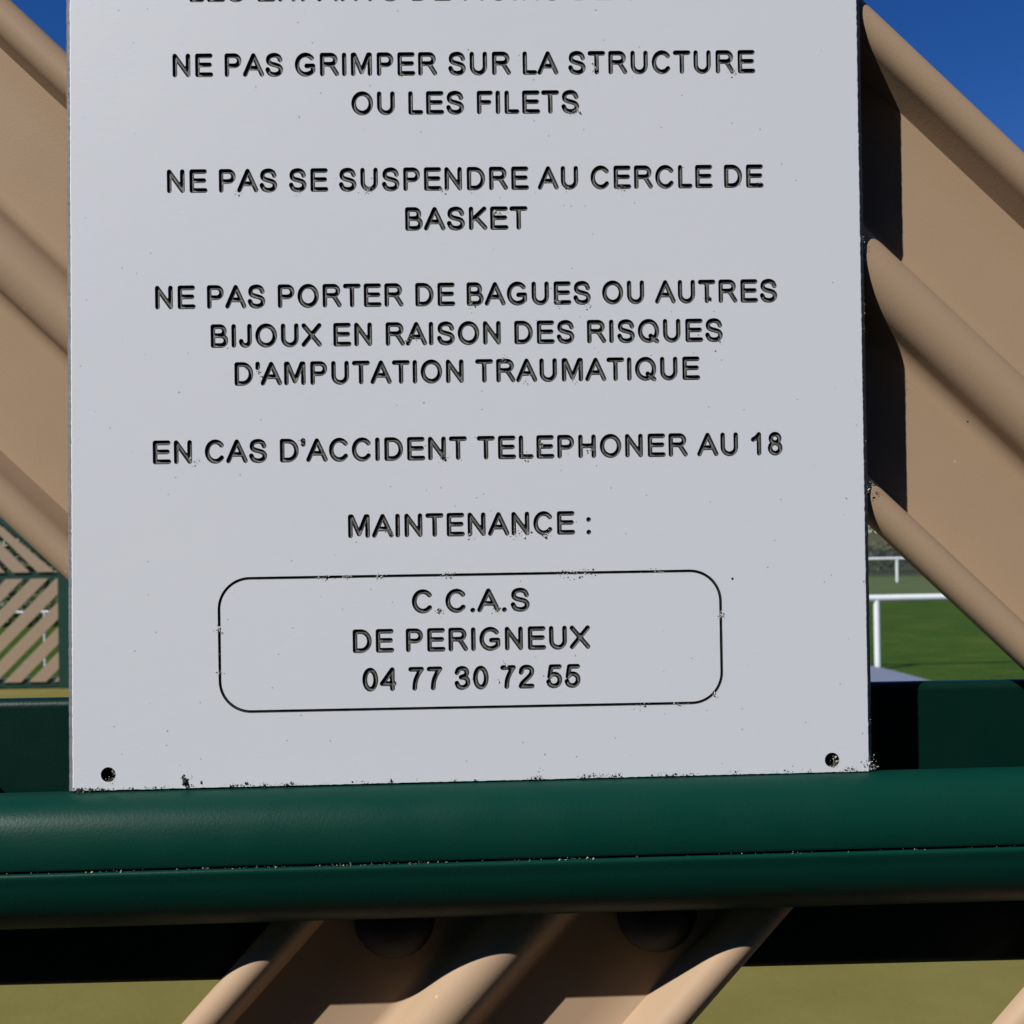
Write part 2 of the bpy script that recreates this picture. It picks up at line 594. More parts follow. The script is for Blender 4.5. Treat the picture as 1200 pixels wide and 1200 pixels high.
T, B, M = 645, 71, 362
G = {
    'A': (667, [[(66, B), (334, T), (602, B)], [(160, 262), (508, 262)]]),
    'B': (667, [[(148, B), (148, T), (350, T)] + arc(370, 508, 140, 137, 80, -80) + [(350, 371), (148, 371)],
                [(350, 371)] + arc(392, 221, 165, 150, 85, -85) + [(370, B), (148, B)]]),
    'C': (722, [arc(378, 358, 258, 295, 40, 320, 40)]),
    'D': (722, [[(150, B), (150, T), (330, T)] + arc(330, 358, 270, 287, 82, -82, 30) + [(330, B), (150, B)]]),
    'E': (667, [[(566, T), (150, T), (150, B), (578, B)], [(150, 371), (540, 371)]]),
    'F': (611, [[(520, T), (152, T), (152, B)], [(152, 362), (470, 362)]]),
    'G': (778, [arc(395, 358, 272, 295, 42, 292, 40) + [(560, 108), (638, 170), (638, 318), (430, 318)]]),
    'H': (722, [[(151, B), (151, T)], [(571, B), (571, T)], [(151, 371), (571, 371)]]),
    'I': (278, [[(139, B), (139, T)]]),
    'J': (500, [[(362, T), (362, 240)] + arc(228, 205, 134, 141, 0, -175, 20)]),
    'K': (667, [[(146, B), (146, T)], [(560, T), (146, 270)], [(285, 395), (586, B)]]),
    'L': (556, [[(144, T), (144, B), (470, B)]]),
    'M': (833, [[(146, B), (146, T), (190, T), (416, 120), (642, T), (687, T), (687, B)]]),
    'N': (722, [[(148, B), (148, T), (572, B), (572, T)]]),
    'O': (778, [arc(389, 358, 272, 295, 90, 450, 48)]),
    'P': (667, [[(148, B), (148, T), (370, T)] + arc(380, 490, 164, 155, 82, -82, 24) + [(370, 335), (148, 335)]]),
    'Q': (778, [arc(389, 358, 272, 295, 90, 450, 48), [(455, 205), (660, 40)]]),
    'R': (722, [[(150, B), (150, T), (400, T)] + arc(420, 505, 158, 140, 82, -82, 24) + [(400, 365), (150, 365)],
                spl([(365, 365), (440, 335), (500, 255), (620, B)])]),
    'S': (667, [spl([(528, 505), (485, 596), (395, 645), (290, 648), (185, 608), (142, 520), (165, 435), (250, 385), (400, 345), (500, 300),
                     (545, 215), (505, 120), (410, 70), (300, 65), (185, 105), (122, 215)])]),
    'T': (611, [[(92, T), (520, T)], [(306, T), (306, B)]]),
    'U': (722, [[(151, T), (151, 290)] + arc(361, 275, 210, 212, 180, 360, 28) + [(571, 290), (571, T)]]),
    'X': (667, [[(86, T), (584, B)], [(580, T), (82, B)]]),
    '0': (556, [arc(279, 355, 165, 290, 90, 450, 44)]),
    '1': (556, [[(130, 490), (250, 560), (315, T), (315, B)]]),
    '2': (556, [spl([(112, 490), (135, 585), (215, 643), (330, 643), (420, 590), (438, 500), (390, 400), (270, 280), (150, 165), (104, B)]) + [(440, B)]]),
    '3': (556, [spl([(118, 520), (160, 610), (270, 648), (380, 610), (415, 520), (375, 430), (240, 378)]),
                spl([(240, 378), (390, 345), (445, 235), (400, 120), (275, 65), (160, 100), (112, 200)])]),
    '4': (556, [[(388, B), (388, T), (82, 225), (438, 225)]]),
    '5': (556, [[(440, T), (188, T), (140, 340)] + spl([(140, 340), (230, 410), (350, 405), (435, 320), (440, 195), (370, 90), (255, 62), (150, 105), (108, 195)])]),
    '6': (556, [spl([(430, 530), (370, 630), (260, 640), (150, 540), (118, 360), (140, 160), (260, 66), (390, 105), (440, 220), (400, 350), (290, 400), (170, 350), (120, 260)])]),
    '7': (556, [[(112, T), (440, T)] + spl([(440, T), (330, 480), (250, 280), (225, B)])]),
    '8': (556, [arc(278, 515, 135, 130, 90, 450, 32), arc(278, 222, 165, 158, 90, 450, 36)]),
    '.': (278, [[(139, 66), (141, 66)]]),
    ':': (278, [[(139, 66), (141, 66)], [(139, 450), (141, 450)]]),
    "'": (191, [[(96, 655), (96, 540)]]),
    ' ': (278, []),
}


def sdf(P, strokes):
    d = np.full(len(P), 1e9)
    for s in strokes:
        s = np.array(s, float)
        for a, c in zip(s[:-1], s[1:]):
            ab = c - a
            L = (ab ** 2).sum()
            t = np.clip(((P - a) @ ab) / (L if L > 0 else 1), 0, 1)
            q = a + t[:, None] * ab
            d = np.minimum(d, np.hypot(*(P - q).T))
    return d


def contours(x0, y0, nx, ny, h, val):
    """marching squares of val=0 (positive inside); returns closed loops of points"""
    segs = {}
    pts = {}

    def pt(i, j, k):
        key = (i, j, k)
        if key not in pts:
            a = val[j, i]
            c = val[j, i + 1] if k == 0 else val[j + 1, i]
            t = min(max(a / (a - c), 0.08), 0.92)
            pts[key] = (x0 + (i + (t if k == 0 else 0)) * h, y0 + (j + (t if k == 1 else 0)) * h)
        return key
    for j in range(ny - 1):
        for i in range(nx - 1):
            c = (val[j, i] > 0) | ((val[j, i + 1] > 0) << 1) | ((val[j + 1, i + 1] > 0) << 2) | ((val[j + 1, i] > 0) << 3)
            if c in (0, 15):
                continue
            e = {0: lambda: pt(i, j, 0), 1: lambda: pt(i + 1, j, 1), 2: lambda: pt(i, j + 1, 0), 3: lambda: pt(i, j, 1)}
            tb = {1: [(3, 0)], 2: [(0, 1)], 3: [(3, 1)], 4: [(1, 2)], 5: [(3, 0), (1, 2)], 6: [(0, 2)], 7: [(3, 2)], 8: [(2, 3)], 9: [(2, 0)],
                  10: [(0, 1), (2, 3)], 11: [(2, 1)], 12: [(1, 3)], 13: [(1, 0)], 14: [(0, 3)]}[int(c)]
            for a, d in tb:
                segs.setdefault(e[a](), []).append(e[d]())
    loops = []
    while segs:
        s = next(iter(segs))
        loop = []
        k = s
        while k in segs:
            loop.append(pts[k])
            nxt = segs[k].pop()
            if not segs[k]:
                del segs[k]
            k = nxt
        if len(loop) > 4:
            loops.append(loop)
    return loops


DEPTH = 0.00055          # depth of the engraving
UNIT = 6.7 * MM / 716


def groove_mesh(name, strokes, rad, unit, step_o, step_i, bounds, closed_name=None):
    x0, y0, x1, y1 = bounds
    nx = int((x1 - x0) / step_o) + 2
    ny = int((y1 - y0) / step_o) + 2
    gx, gy = np.meshgrid(x0 + step_o * np.arange(nx), y0 + step_o * np.arange(ny))
    val = rad - sdf(np.c_[gx.ravel(), gy.ravel()], strokes).reshape(ny, nx)
    val[np.abs(val) < 0.01] = 0.01
    loops = contours(x0, y0, nx, ny, step_o, val)
    verts, edges = [], []
    for lp in loops:
        n0 = len(verts)
        verts += lp
        edges += [(n0 + i, n0 + (i + 1) % len(lp)) for i in range(len(lp))]
    nb = len(verts)
    nx = int((x1 - x0) / step_i) + 1
    ny = int((y1 - y0) / step_i) + 1
    gx, gy = np.meshgrid(x0 + step_i * np.arange(nx), y0 + step_i * np.arange(ny))
    gp = np.c_[gx.ravel(), gy.ravel()]
    gp[:, 0] += (np.repeat(np.arange(ny), nx) % 2) * step_i * 0.5
    s = rad - sdf(gp, strokes)
    gp = gp[s > step_i * 0.45]
    verts += [tuple(q) for q in gp]
    r = geometry.delaunay_2d_cdt([Vector(q) for q in verts], edges, [], 0, 1e-4)
    ov = np.array([(q.x, q.y) for q in r[0]])
    tr = np.array([t for t in r[2] if len(t) == 3])
    cen = ov[tr].mean(axis=1)
    keep = (rad - sdf(cen, strokes)) > -0.5
    # drop triangles lying outside: all three corners on the outline and centre outside
    tr = tr[keep]
    sv = rad - sdf(ov, strokes)
    isb = np.zeros(len(ov), bool)
    for i, orig in enumerate(r[3]):
        if any(q < nb for q in orig):
            isb[i] = True
    s_ = np.where(isb, 0, np.maximum(sv, 0)) / rad
    dep = DEPTH * np.clip(s_ * 1.55, 0, 1) ** 0.8
    dep = np.where(isb, 0, dep)
    V = np.c_[ov[:, 0] * unit, dep, ov[:, 1] * unit]
    # orient towards -y
    a, b_, c_ = V[tr[:, 0]], V[tr[:, 1]], V[tr[:, 2]]
    ny_ = np.cross(b_ - a, c_ - a)[:, 1]
    tr[ny_ > 0] = tr[ny_ > 0][:, ::-1]
    return mesh(name, V, tr, CORE, smooth=True), loops


glyph_cache = {}


def glyph(ch):
    if ch not in glyph_cache:
        adv, st = G[ch]
        xs = [q[0] for s in st for q in s]
        ys = [q[1] for s in st for q in s]
        bnd = (min(xs) - STROKE - 35, min(ys) - STROKE - 35, max(xs) + STROKE + 35, max(ys) + STROKE + 35)
        nm = 'digit' if ch.isdigit() else ('punctuation' if ch in ".:'" else 'letter')
        me, loops = groove_mesh(nm, st, STROKE, UNIT, 27, 23, bnd)
        glyph_cache[ch] = (me, loops, min(xs) - STROKE, max(xs) + STROKE, nm)
    return glyph_cache[ch]


# text, left edge, right edge, foot of the letters (mm from the optical axis' foot point in the sign plane)
LINES = [
    ('LES ENFANTS DE MOINS DE 6 ANS', -85.6, 67.0, 160.6),
    ('NE PAS GRIMPER SUR LA STRUCTURE', -90.8, 80.3, 138.6),
    ('OU LES FILETS', -38.9, 28.0, 127.1),
    ('NE PAS SE SUSPENDRE AU CERCLE DE', -92.9, 82.15, 104.7),
    ('BASKET', -23.7, 12.3, 93.0),
    ('NE PAS PORTER DE BAGUES OU AUTRES', -96.8, 85.6, 70.75),
    ('BIJOUX EN RAISON DES RISQUES', -80.85, 69.25, 59.3),
    ("D'AMPUTATION TRAUMATIQUE", -74.1, 62.35, 48.15),
    ("EN CAS D'ACCIDENT TELEPHONER AU 18", -98.1, 86.35, 25.6),
    ('MAINTENANCE :', -41.75, 29.4, 3.2),
    ('C.C.A.S', -23.5, 11.0, -19.1),
    ('DE PERIGNEUX', -40.9, 28.6, -30.4),
    ('04 77 30 72 55', -38.25, 25.55, -41.65),
]
hole_pts, hole_edges = [], []
inside_test = []       # (xmin,xmax,zmin,zmax, function)


def add_hole(loop):
    n0 = len(hole_pts)
    hole_pts.extend(loop)
    k = len(loop)
    hole_edges.extend((n0 + i, n0 + (i + 1) % k) for i in range(k))


for text, xa, xb, zb in LINES:
    adv = 0
    pos = []
    for ch in text:
        pos.append(adv)
        adv += G[ch][0]
    g0, g1 = glyph(text[0]), glyph(text[-1])
    left = pos[0] + g0[2]
    right = pos[-1] + g1[3]
    k = (xb - xa) * MM / (right - left)        # metres per unit across
    kz = UNIT * 1.03
    for ch, q in zip(text, pos):
        if ch == ' ':
            continue
        me, loops, gl, gr, nm = glyph(ch)
        ox = xa * MM + (q - left) * k
        oz = zb * MM + SZ
        o = link(nm, me, sign, (ox, 0, oz))
        o.scale = (k / UNIT, 1, kz / UNIT)
        st = G[ch][1]
        inside_test.append((ox + (gl - 2) * k, ox + (gr + 2) * k, oz - 20 * kz, oz + 750 * kz,
                            (lambda P, ox=ox, oz=oz, k=k, st=st: STROKE - sdf(np.c_[(P[:, 0] - ox) / k, (P[:, 1] - oz) / kz], st))))
        for lp in loops:
            add_hole([(ox + x * k, oz + z * kz) for x, z in lp])

# rounded frame line
fx0, fx1, fz0, fz1, fr = -79.55, 67.15, -46.85, -8.05, 9.0
fl = []
for cx, cz, a0 in ((fx1 - fr, fz1 - fr, 0), (fx0 + fr, fz1 - fr, 90), (fx0 + fr, fz0 + fr, 180), (fx1 - fr, fz0 + fr, 270)):
    fl += arc(cx, cz, fr, fr, a0, a0 + 90, 14)
fl.append(fl[0])
FR = 0.41
fl2 = [fl]
nfl = []
for a, c in zip(fl[:-1], fl[1:]):
    L = math.hypot(c[0] - a[0], c[1] - a[1])
    k = max(1, int(L / 1.5))
    for i in range(k):
        nfl.append((a[0] + (c[0] - a[0]) * i / k, a[1] + (c[1] - a[1]) * i / k))
nn = len(nfl)
rows = [(-1, 0.0), (-0.72, 0.62), (-0.3, 1), (0.3, 1), (0.72, 0.62), (1, 0.0)]
V, F = [], []
jit = rng.normal(0, 0.02, nn)
for i, q in enumerate(nfl):
    p0, p1 = nfl[i - 1], nfl[(i + 1) % nn]
    tx, tz = p1[0] - p0[0], p1[1] - p0[1]
    L = math.hypot(tx, tz)
    nx_, nz_ = tz / L, -tx / L
    for s, d in rows:
        V.append(((q[0] + nx_ * FR * s * (1 + jit[i])) * MM, d * 0.00050, (q[1] + nz_ * FR * s * (1 + jit[i])) * MM + SZ))
m_ = len(rows)
for i in range(nn):
    for k in range(m_ - 1):
        F.append((i * m_ + k, i * m_ + k + 1, ((i + 1) % nn) * m_ + k + 1, ((i + 1) % nn) * m_ + k))
me = mesh('frame_line', V, F, CORE, smooth=True)
link('frame_line', me, sign)
inner = [(V[i * m_][0], V[i * m_][2]) for i in range(nn)]
outer = [(V[i * m_ + m_ - 1][0], V[i * m_ + m_ - 1][2]) for i in range(nn)]
add_hole(inner)
add_hole(outer)
nflA = np.array(nfl + [nfl[0]])
inside_test.append((-0.082, 0.070, SZ - 0.049, SZ - 0.006,
                    lambda P: FR * 1.0 - sdf(np.c_[P[:, 0] / MM, (P[:, 1] - SZ) / MM], [nflA])))

# screw holes
HR = 2.15
for hx, hz in ((-112.2, -64.3), (99.3, -64.4)):
    n_ = 36
    loop = [((hx + HR * math.cos(2 * math.pi * i / n_)) * MM, (hz + HR * math.sin(2 * math.pi * i / n_)) * MM + SZ) for i in range(n_)]
    add_hole(loop)
    inside_test.append(((hx - 3) * MM, (hx + 3) * MM, (hz - 3) * MM + SZ, (hz + 3) * MM + SZ,
                        lambda P, hx=hx, hz=hz: HR - np.hypot(P[:, 0] / MM - hx, (P[:, 1] - SZ) / MM - hz)))
    V = [(x, 0, z) for x, z in loop] + [(x, 0.0018, z) for x, z in loop]
    F = [(i, i + n_, (i + 1) % n_ + n_, (i + 1) % n_) for i in range(n_)] + [tuple(range(n_, 2 * n_))]
    link('screw_hole', mesh('screw_hole', V, F, BLACK_MARK), sign)

# plate face: constrained triangulation between the outline and every engraved shape
corners = [(-0.1223, 0.0002), (0.1101, 0.0011), (0.1107, 0.262), (-0.1198, 0.262)]
rb = random.Random(3)
outl = []
for a, c in zip(corners, corners[1:] + corners[:1]):
    L = math.hypot(c[0] - a[0], c[1] - a[1])
    k = int(L / 0.0008)
    for i in range(k):
        t = i / k
        w = 0.00004 if 0 < i < k else 0
        outl.append((a[0] + (c[0] - a[0]) * t + rb.gauss(0, w), a[1] + (c[1] - a[1]) * t + rb.gauss(0, w)))
no = len(outl)
verts = outl + hole_pts
edges = [(i, (i + 1) % no) for i in range(no)] + [(a + no, c + no) for a, c in hole_edges]
verts1000 = [Vector((x * 1000, z * 1000)) for x, z in verts]
r = geometry.delaunay_2d_cdt(verts1000, edges, [], 1, 1e-5)
ov = np.array([(q.x / 1000, q.y / 1000) for q in r[0]])
tr = np.array([t for t in r[2] if len(t) == 3])
cen = ov[tr].mean(axis=1)
keep = np.ones(len(tr), bool)
for x0, x1, z0, z1, fn in inside_test:
    ix = np.where((cen[:, 0] > x0) & (cen[:, 0] < x1) & (cen[:, 1] > z0) & (cen[:, 1] < z1) & keep)[0]
    if len(ix):
        s = fn(cen[ix])
        keep[ix[s > 0]] = False
tr = tr[keep]
V = [(x, 0, z) for x, z in ov]
F = [tuple(t) for t in tr]
a, b_, c_ = (np.c_[ov[tr[:, i]], np.zeros(len(tr))] for i in range(3))
cr = np.cross(b_ - a, c_ - a)[:, 2]
F = [t if s > 0 else t[::-1] for t, s in zip(F, cr)]
idx = [0] * len(F)
nv = len(V)
# edge of the sheet: a white rounding, then the dark core, slightly flared to the back
orr = {}
for i, orig in enumerate(r[3]):
    for q in orig:
        if q < no:
            orr[q] = i
ring0 = [orr[i] for i in range(no)]
cx_, cz_ = 0, 0.13
rings = [ring0]
for off, d in ((0.00025, 0.00018), (0.0013, 0.0010), (0.0017, 0.0019)):
    ring = []
    for i, (x, z) in enumerate(outl):
        dx = off if x > 0 and abs(x - 0.1104) < 0.001 else (-off * 1.15 if abs(x + 0.121) < 0.002 else 0)
        dz = -off * 0.2 if z < 0.0015 else (off if z > 0.261 else 0)
        ring.append(len(V))
        V.append((x + dx, d, z + dz))
    rings.append(ring)
for k in range(3):
    for i in range(no):
        j = (i + 1) % no
        F.append((rings[k][i], rings[k + 1][i], rings[k + 1][j], rings[k][j])[::-1])
        idx.append(0 if k == 0 else 1)
F.append(tuple(rings[3])[::-1])
idx.append(2)
me = mesh('plate', V, F, [WHITE, EDGE, BLACK_MARK], idx)
link('plate', me, sign)


# crumbs of lichen, dust and chipped laminate
def crumbs(clusters, name, parent, matl, seed):
    rr = random.Random(seed)
    V, F = [], []
    for cx, cz, sx, sz, cnt, size, y in clusters:
        for _ in range(cnt):
            x = cx + rr.gauss(0, sx)
            z = cz + rr.gauss(0, sz)
            s = size * math.exp(rr.gauss(-0.1, 0.62))
            k = rr.choice((3, 4, 5))
            a0 = rr.random() * 6.28
            el = rr.uniform(0.4, 1)
            n0 = len(V)
            rot = rr.random() * 6.28
            for i in range(k):
                t = a0 + 2 * math.pi * i / k
                px, pz = s * math.cos(t) * rr.uniform(0.5, 1.2), s * el * math.sin(t) * rr.uniform(0.5, 1.2)
                px, pz = px * math.cos(rot) - pz * math.sin(rot), px * math.sin(rot) + pz * math.cos(rot)
                V.append(((x + px) * MM, (y + 0.02) * MM, (z + pz) * MM + SZ))
            V.append((x * MM, (y - s * rr.uniform(0.25, 0.7)) * MM, z * MM + SZ))
            for i in range(k):
                F.append((n0 + i, n0 + (i + 1) % k, n0 + k))
    me = mesh(name, V, F, matl)
    o = link(name, me, parent)
    o['kind'] = 'stuff'
    return o


def px2mm(px, py):
    d = fw * 1200 + rt * (px - 600) + dn * (py - 632)
    s = PLANE / d.y
    return d.x * s / MM, d.z * s / MM


LCL = [(230, 540, 3, 10), (552, 358, 3, 10), (655, 355, 3, 7), (480, 396, 3, 10), (519, 535, 4, 16), (617, 536, 4, 12), (690, 528, 3, 8),
       (635, 523, 3, 5), (551, 628, 3, 9), (606, 625, 4, 9), (641, 627, 3, 9), (619, 624, 2, 5), (515, 717, 2, 7), (583, 716, 3, 9), (430, 223, 3, 10), (519, 223, 2, 7),
       (348, 227, 2, 6), (280, 227, 2, 5), (859, 82, 4, 12), (675, 131, 3, 12), (697, 80, 3, 8), (729, 220, 4, 12), (665, 220, 3, 8), (470, 88, 2, 4),
       (690, 358, 2, 6), (845, 400, 2, 4), (617, 445, 2, 6), (672, 446, 2, 6), (354, 517, 2, 6), (304, 436, 2, 5),
       (584, 250, 2, 5), (455, 624, 2, 4), (583, 798, 2, 4), (592, 778, 2, 4), (828, 350, 2, 3), (590, 420, 2, 5), (890, 214, 2, 5),
       (378, 677, 5, 10), (405, 676, 4, 8), (445, 675, 4, 7), (525, 673, 5, 12), (668, 671, 7, 14), (686, 670, 6, 20), (768, 669, 5, 8), (257, 738, 2, 12),
       (257, 788, 2, 9), (845, 722, 2, 16), (838, 815, 2, 8), (755, 826, 6, 6), (795, 825, 3, 5)]
pale, dark = [], []
for px, py, sp, c in LCL:
    x, z = px2mm(px, py)
    on_frame = py > 660 and (abs(py - 673) < 8 or abs(px - 257) < 4 or abs(px - 845) < 4 or py > 812)
    sxx = sp * 0.25 * (1.0)
    szz = sp * 0.25 * (0.45 if on_frame and 300 < px < 800 else 1.0)
    pale.append((x, z, sxx, szz, int(c * 3), 0.19, 0.05))
    dark.append((x, z - 0.25, sxx * 1.1, szz * 1.1, int(c * 1.6), 0.16, 0.0))
# along the foot of the sheet and the right-hand edge
for px, c in ((95, 26), (108, 18), (125, 10), (150, 8), (178, 10), (190, 10), (272, 12), (290, 12), (310, 14), (325, 6), (340, 12), (385, 4), (425, 8),
              (455, 6), (530, 4), (560, 3), (620, 8), (632, 12), (685, 16), (700, 18), (715, 16), (725, 8), (775, 8), (790, 10), (810, 8), (862, 8),
              (905, 4), (925, 5), (945, 4), (990, 6), (998, 9)):
    x, z = px2mm(px, 927.5 - (px - 88) * 0.0262)
    dark.append((x, z + 0.45, 1.2, 0.34, int(c * 2.6), 0.17, 0.0))
    pale.append((x, z + 0.3, 1.2, 0.28, c // 2, 0.10, -0.02))
for px, py, sx_, sz_, c, s in ((213, 911, 0.25, 0.5, 16, 0.3), (217, 917, 0.4, 0.6, 44, 0.32), (221, 921, 0.5, 0.4, 26, 0.26), (224, 911, 0.3, 0.3, 5, 0.18),
                                (236, 917, 0.15, 0.25, 5, 0.2), (707, 470, 0.4, 1.2, 12, 0.10), (701, 411, 0.15, 0.5, 6, 0.10), (858, 678, 0.02, 0.02, 3, 0.3),
                                (90, 924, 1.0, 0.35, 16, 0.2), (632, 905, 0.5, 0.6, 12, 0.16), (810, 772, 0.5, 0.4, 8, 0.09), (1016, 895, 0.8, 1.3, 40, 0.17),
                                (1000, 900, 1.3, 0.4, 12, 0.14)):
    x, z = px2mm(px, py)
    dark.append((x, z, sx_, sz_, c, s, 0.0))
for px, py, sx_, sz_, c, s, y in ((1012, 15, 0.3, 2.0, 12, 0.10, 0.6), (1013, 281, 0.3, 1.2, 14, 0.10, 0.6), (1015, 300, 0.2, 2.0, 8, 0.08, 0.6), (1013, 362, 0.3, 1.6, 16, 0.11, 0.6),
                                  (1014, 385, 0.2, 0.6, 8, 0.10, 0.6), (1017, 572, 0.9, 1.0, 44, 0.13, 0.5), (1024, 569, 0.7, 0.5, 20, 0.16, 1.2), (1016, 516, 0.1, 0.2, 3, 0.1, 0.6),
                                  (1018, 850, 0.3, 1.8, 24, 0.10, 0.7), (1020, 893, 0.9, 1.3, 46, 0.18, 0.3), (1024, 899, 0.7, 0.5, 26, 0.22, 0.2), (1012, 903, 1.2, 0.3, 14, 0.14, 0.0),
                                  (131, 915, 0.8, 0.5, 34, 0.16, 0.0), (133, 907, 0.35, 0.7, 16, 0.17, 0.3), (979, 893, 0.6, 0.9, 40, 0.15, 0.4), (973, 898, 1.0, 0.4, 16, 0.14, 0.0),
                                  (80, 115, 0.15, 0.9, 14, 0.14, 0.4), (80, 602, 0.05, 0.15, 3, 0.2, 0.4)):
    x, z = px2mm(px, py)
    pale.append((x, z, sx_, sz_, c, s, y))
crumbs(pale, 'lichen_crumbs', sign, PALE_DIRT, 5)
crumbs(dark, 'dirt_crumbs', sign, DARK_DIRT, 6)
rc = []
for px, py, sx_, sz_, c in ((806, 825, 1.2, 0.06, 10), (200, 227, 0.2, 0.2, 4), (474, 402, 0.2, 0.3, 4), (257, 762, 0.06, 2.0, 12), (260, 478, 0.2, 0.2, 2)):
    x, z = px2mm(px, py)
    rc.append((x, z, sx_, sz_, c, 0.16, 0.28))
crumbs(rc, 'rust_crumbs', sign, RUST, 8)

# grit in the seam of the rail
gp = []
rr = random.Random(11)
for i in range(170):
    x = rr.choice((rr.uniform(-145, 160), rr.uniform(-145, 40)))
    c = rr.random() ** 2
    gp.append((x, -SZ / MM + 0 + 0 * x, 0.2, 0.16, 1 + int(3 * c), (0.10 if x < 20 else 0.07) + 0.05 * c, 0.0))
o = crumbs(gp, 'seam_grit', barrier, PALE_DIRT, 9)
o.location = (0, -0.0134, EYE - 0.0877)
tilt(o)

# ------------------------------------------------------------------ court, ground
def sheet(name, x0, x1, y0, y1, z, m, nx=1, ny=1, fn=None):
    V, F = [], []
    for j in range(ny + 1):
        for i in range(nx + 1):
            x = x0 + (x1 - x0) * i / nx
            y = y0 + (y1 - y0) * j / ny
            V.append((x, y, z + (fn(x, y) if fn else 0)))
    for j in range(ny):
        for i in range(nx):
            a = j * (nx + 1) + i
            F.append((a, a + 1, a + nx + 2, a + nx + 1))
    o = link(name, mesh(name, V, F, m, smooth=True))
    o['kind'] = 'structure'
    return o


GZ = -0.32


def bank(x, y):
    t = min(max((y - 52) / 14, 0), 1)
    s = t * t * (3 - 2 * t)
    return s * 2.2 + (0.04 * math.sin(x * 0.7) * math.sin(y * 0.5) if 12 < y < 50 else 0)


sheet('grass_ground', -900, 900, -900, 1100, GZ - 0.3, GRASS)
sheet('grass_field', -90, 90, 10.0, 31, GZ, GRASS, 60, 20, lambda x, y: bank(x, y))
sheet('football_pitch', -90, 90, 31, 50, GZ, PITCH_GRASS, 60, 20, lambda x, y: bank(x, y))
sheet('dry_bank', -90, 90, 50, 90, GZ, DRY, 40, 24, lambda x, y: bank(x, y) + rng.normal(0, 0.03))
v, f = box(-16, 2.6, 0.42, 11.2, -0.30, 0.0)
o = link('court_turf', mesh('court_turf', v, f, TURF))
o['kind'] = 'structure'
# apron around the court: its far right corner shows between sign and slat
V = [(-17, 0.5), (5.1, 0.5), (5.05, 9.0), (5.03, 12.0), (4.98, 12.8), (4.85, 13.5), (-17, 13.7)]
V3 = [(x, y, GZ - 0.1) for x, y in V] + [(x, y, GZ + 0.045) for x, y in V]
k = len(V)
F = [tuple(range(k, 2 * k))] + [(i, (i + 1) % k, (i + 1) % k + k, i + k) for i in range(k)]
o = link('concrete_apron', mesh('concrete_apron', V3, F, CONCRETE))
o['kind'] = 'structure'

v, f = box(-17, 6.5, -9, 0.42, -0.20, -0.004)
o = link('asphalt_path', mesh('asphalt_path', v, f, ASPHALT))
o['kind'] = 'structure'

# ------------------------------------------------------------------ far barrier of the court with herringbone slats
FY = 10.4
far = empty('far_slatted_barrier', (-4.26, FY, 0),
            'distant court barrier with herringbone tan slats in a green frame, seen left of the sign', 'barrier')
FO = -4.37


def clip_poly(poly, inside, inter):
    out = []
    for a, c in zip(poly, poly[1:] + poly[:1]):
        ia, ic = inside(a), inside(c)
        if ia:
            out.append(a)
        if ia != ic:
            out.append(inter(a, c))
    return out


def clip_half(poly, nx, nz, d):
    """keep nx*x + nz*z <= d"""
    f_ = lambda q: nx * q[0] + nz * q[1] - d
    return clip_poly(poly, lambda q: f_(q) <= 0, lambda a, c: tuple(a[i] + (c[i] - a[i]) * f_(a) / (f_(a) - f_(c)) for i in range(2)))


def prism(poly, y0, y1):
    k = len(poly)
    V = [(x, y0, z) for x, z in poly] + [(x, y1, z) for x, z in poly]
    F = [tuple(range(k)), tuple(range(2 * k - 1, k - 1, -1))] + [(i, i + k, (i + 1) % k + k, (i + 1) % k) for i in range(k)]
    return V, F


zb_, zm_, x_end, x_left = EYE - 1.30, EYE - 0.215, -0.085, -5.0
ridge = lambda: None
wv = 0.172
for k in range(0, 26):
    # lower run: up to the right
    c = zb_ + 0.08 - k * 0.0 + (k - 4) * 0.25
    s = 1.0
    poly = [(-9, c - 9 * s - wv / 2), (3, c + 3 * s - wv / 2), (3, c + 3 * s + wv / 2), (-9, c - 9 * s + wv / 2)]
    poly = clip_half(poly, 1, 0, x_end)
    poly = clip_half(poly, -1, 0, 5.0)
    poly = clip_half(poly, 0, 1, zm_ - 0.03)
    poly = clip_half(poly, 0, -1, -zb_ - 0.02)
    if len(poly) > 2:
        v, f = prism(poly, -0.03, -0.018)
        link('slat', mesh('slat', v, f, TAN_FAR), far)
for k in range(0, 34):
    c = EYE - 0.395 - k * 0.25 + 0.0
    s = -1.02
    poly = [(-9, c + 9 * 1.02 - wv / 2), (3, c - 3 * 1.02 - wv / 2), (3, c - 3 * 1.02 + wv / 2), (-9, c + 9 * 1.02 + wv / 2)]
    poly = clip_half(poly, 1, 0, 0.0)
    poly = clip_half(poly, -1, 0, 5.0)
    poly = clip_half(poly, 0, -1, -zm_ - 0.035)
    poly = clip_half(poly, 0, 1, EYE + 1.45)
    poly = clip_half(poly, 0.88, 1, EYE - 0.16 - 0.05 * 0.88 - 0.085)
    if len(poly) > 2:
        v, f = prism(poly, -0.03, -0.018)
        link('slat', mesh('slat', v, f, TAN_FAR), far)
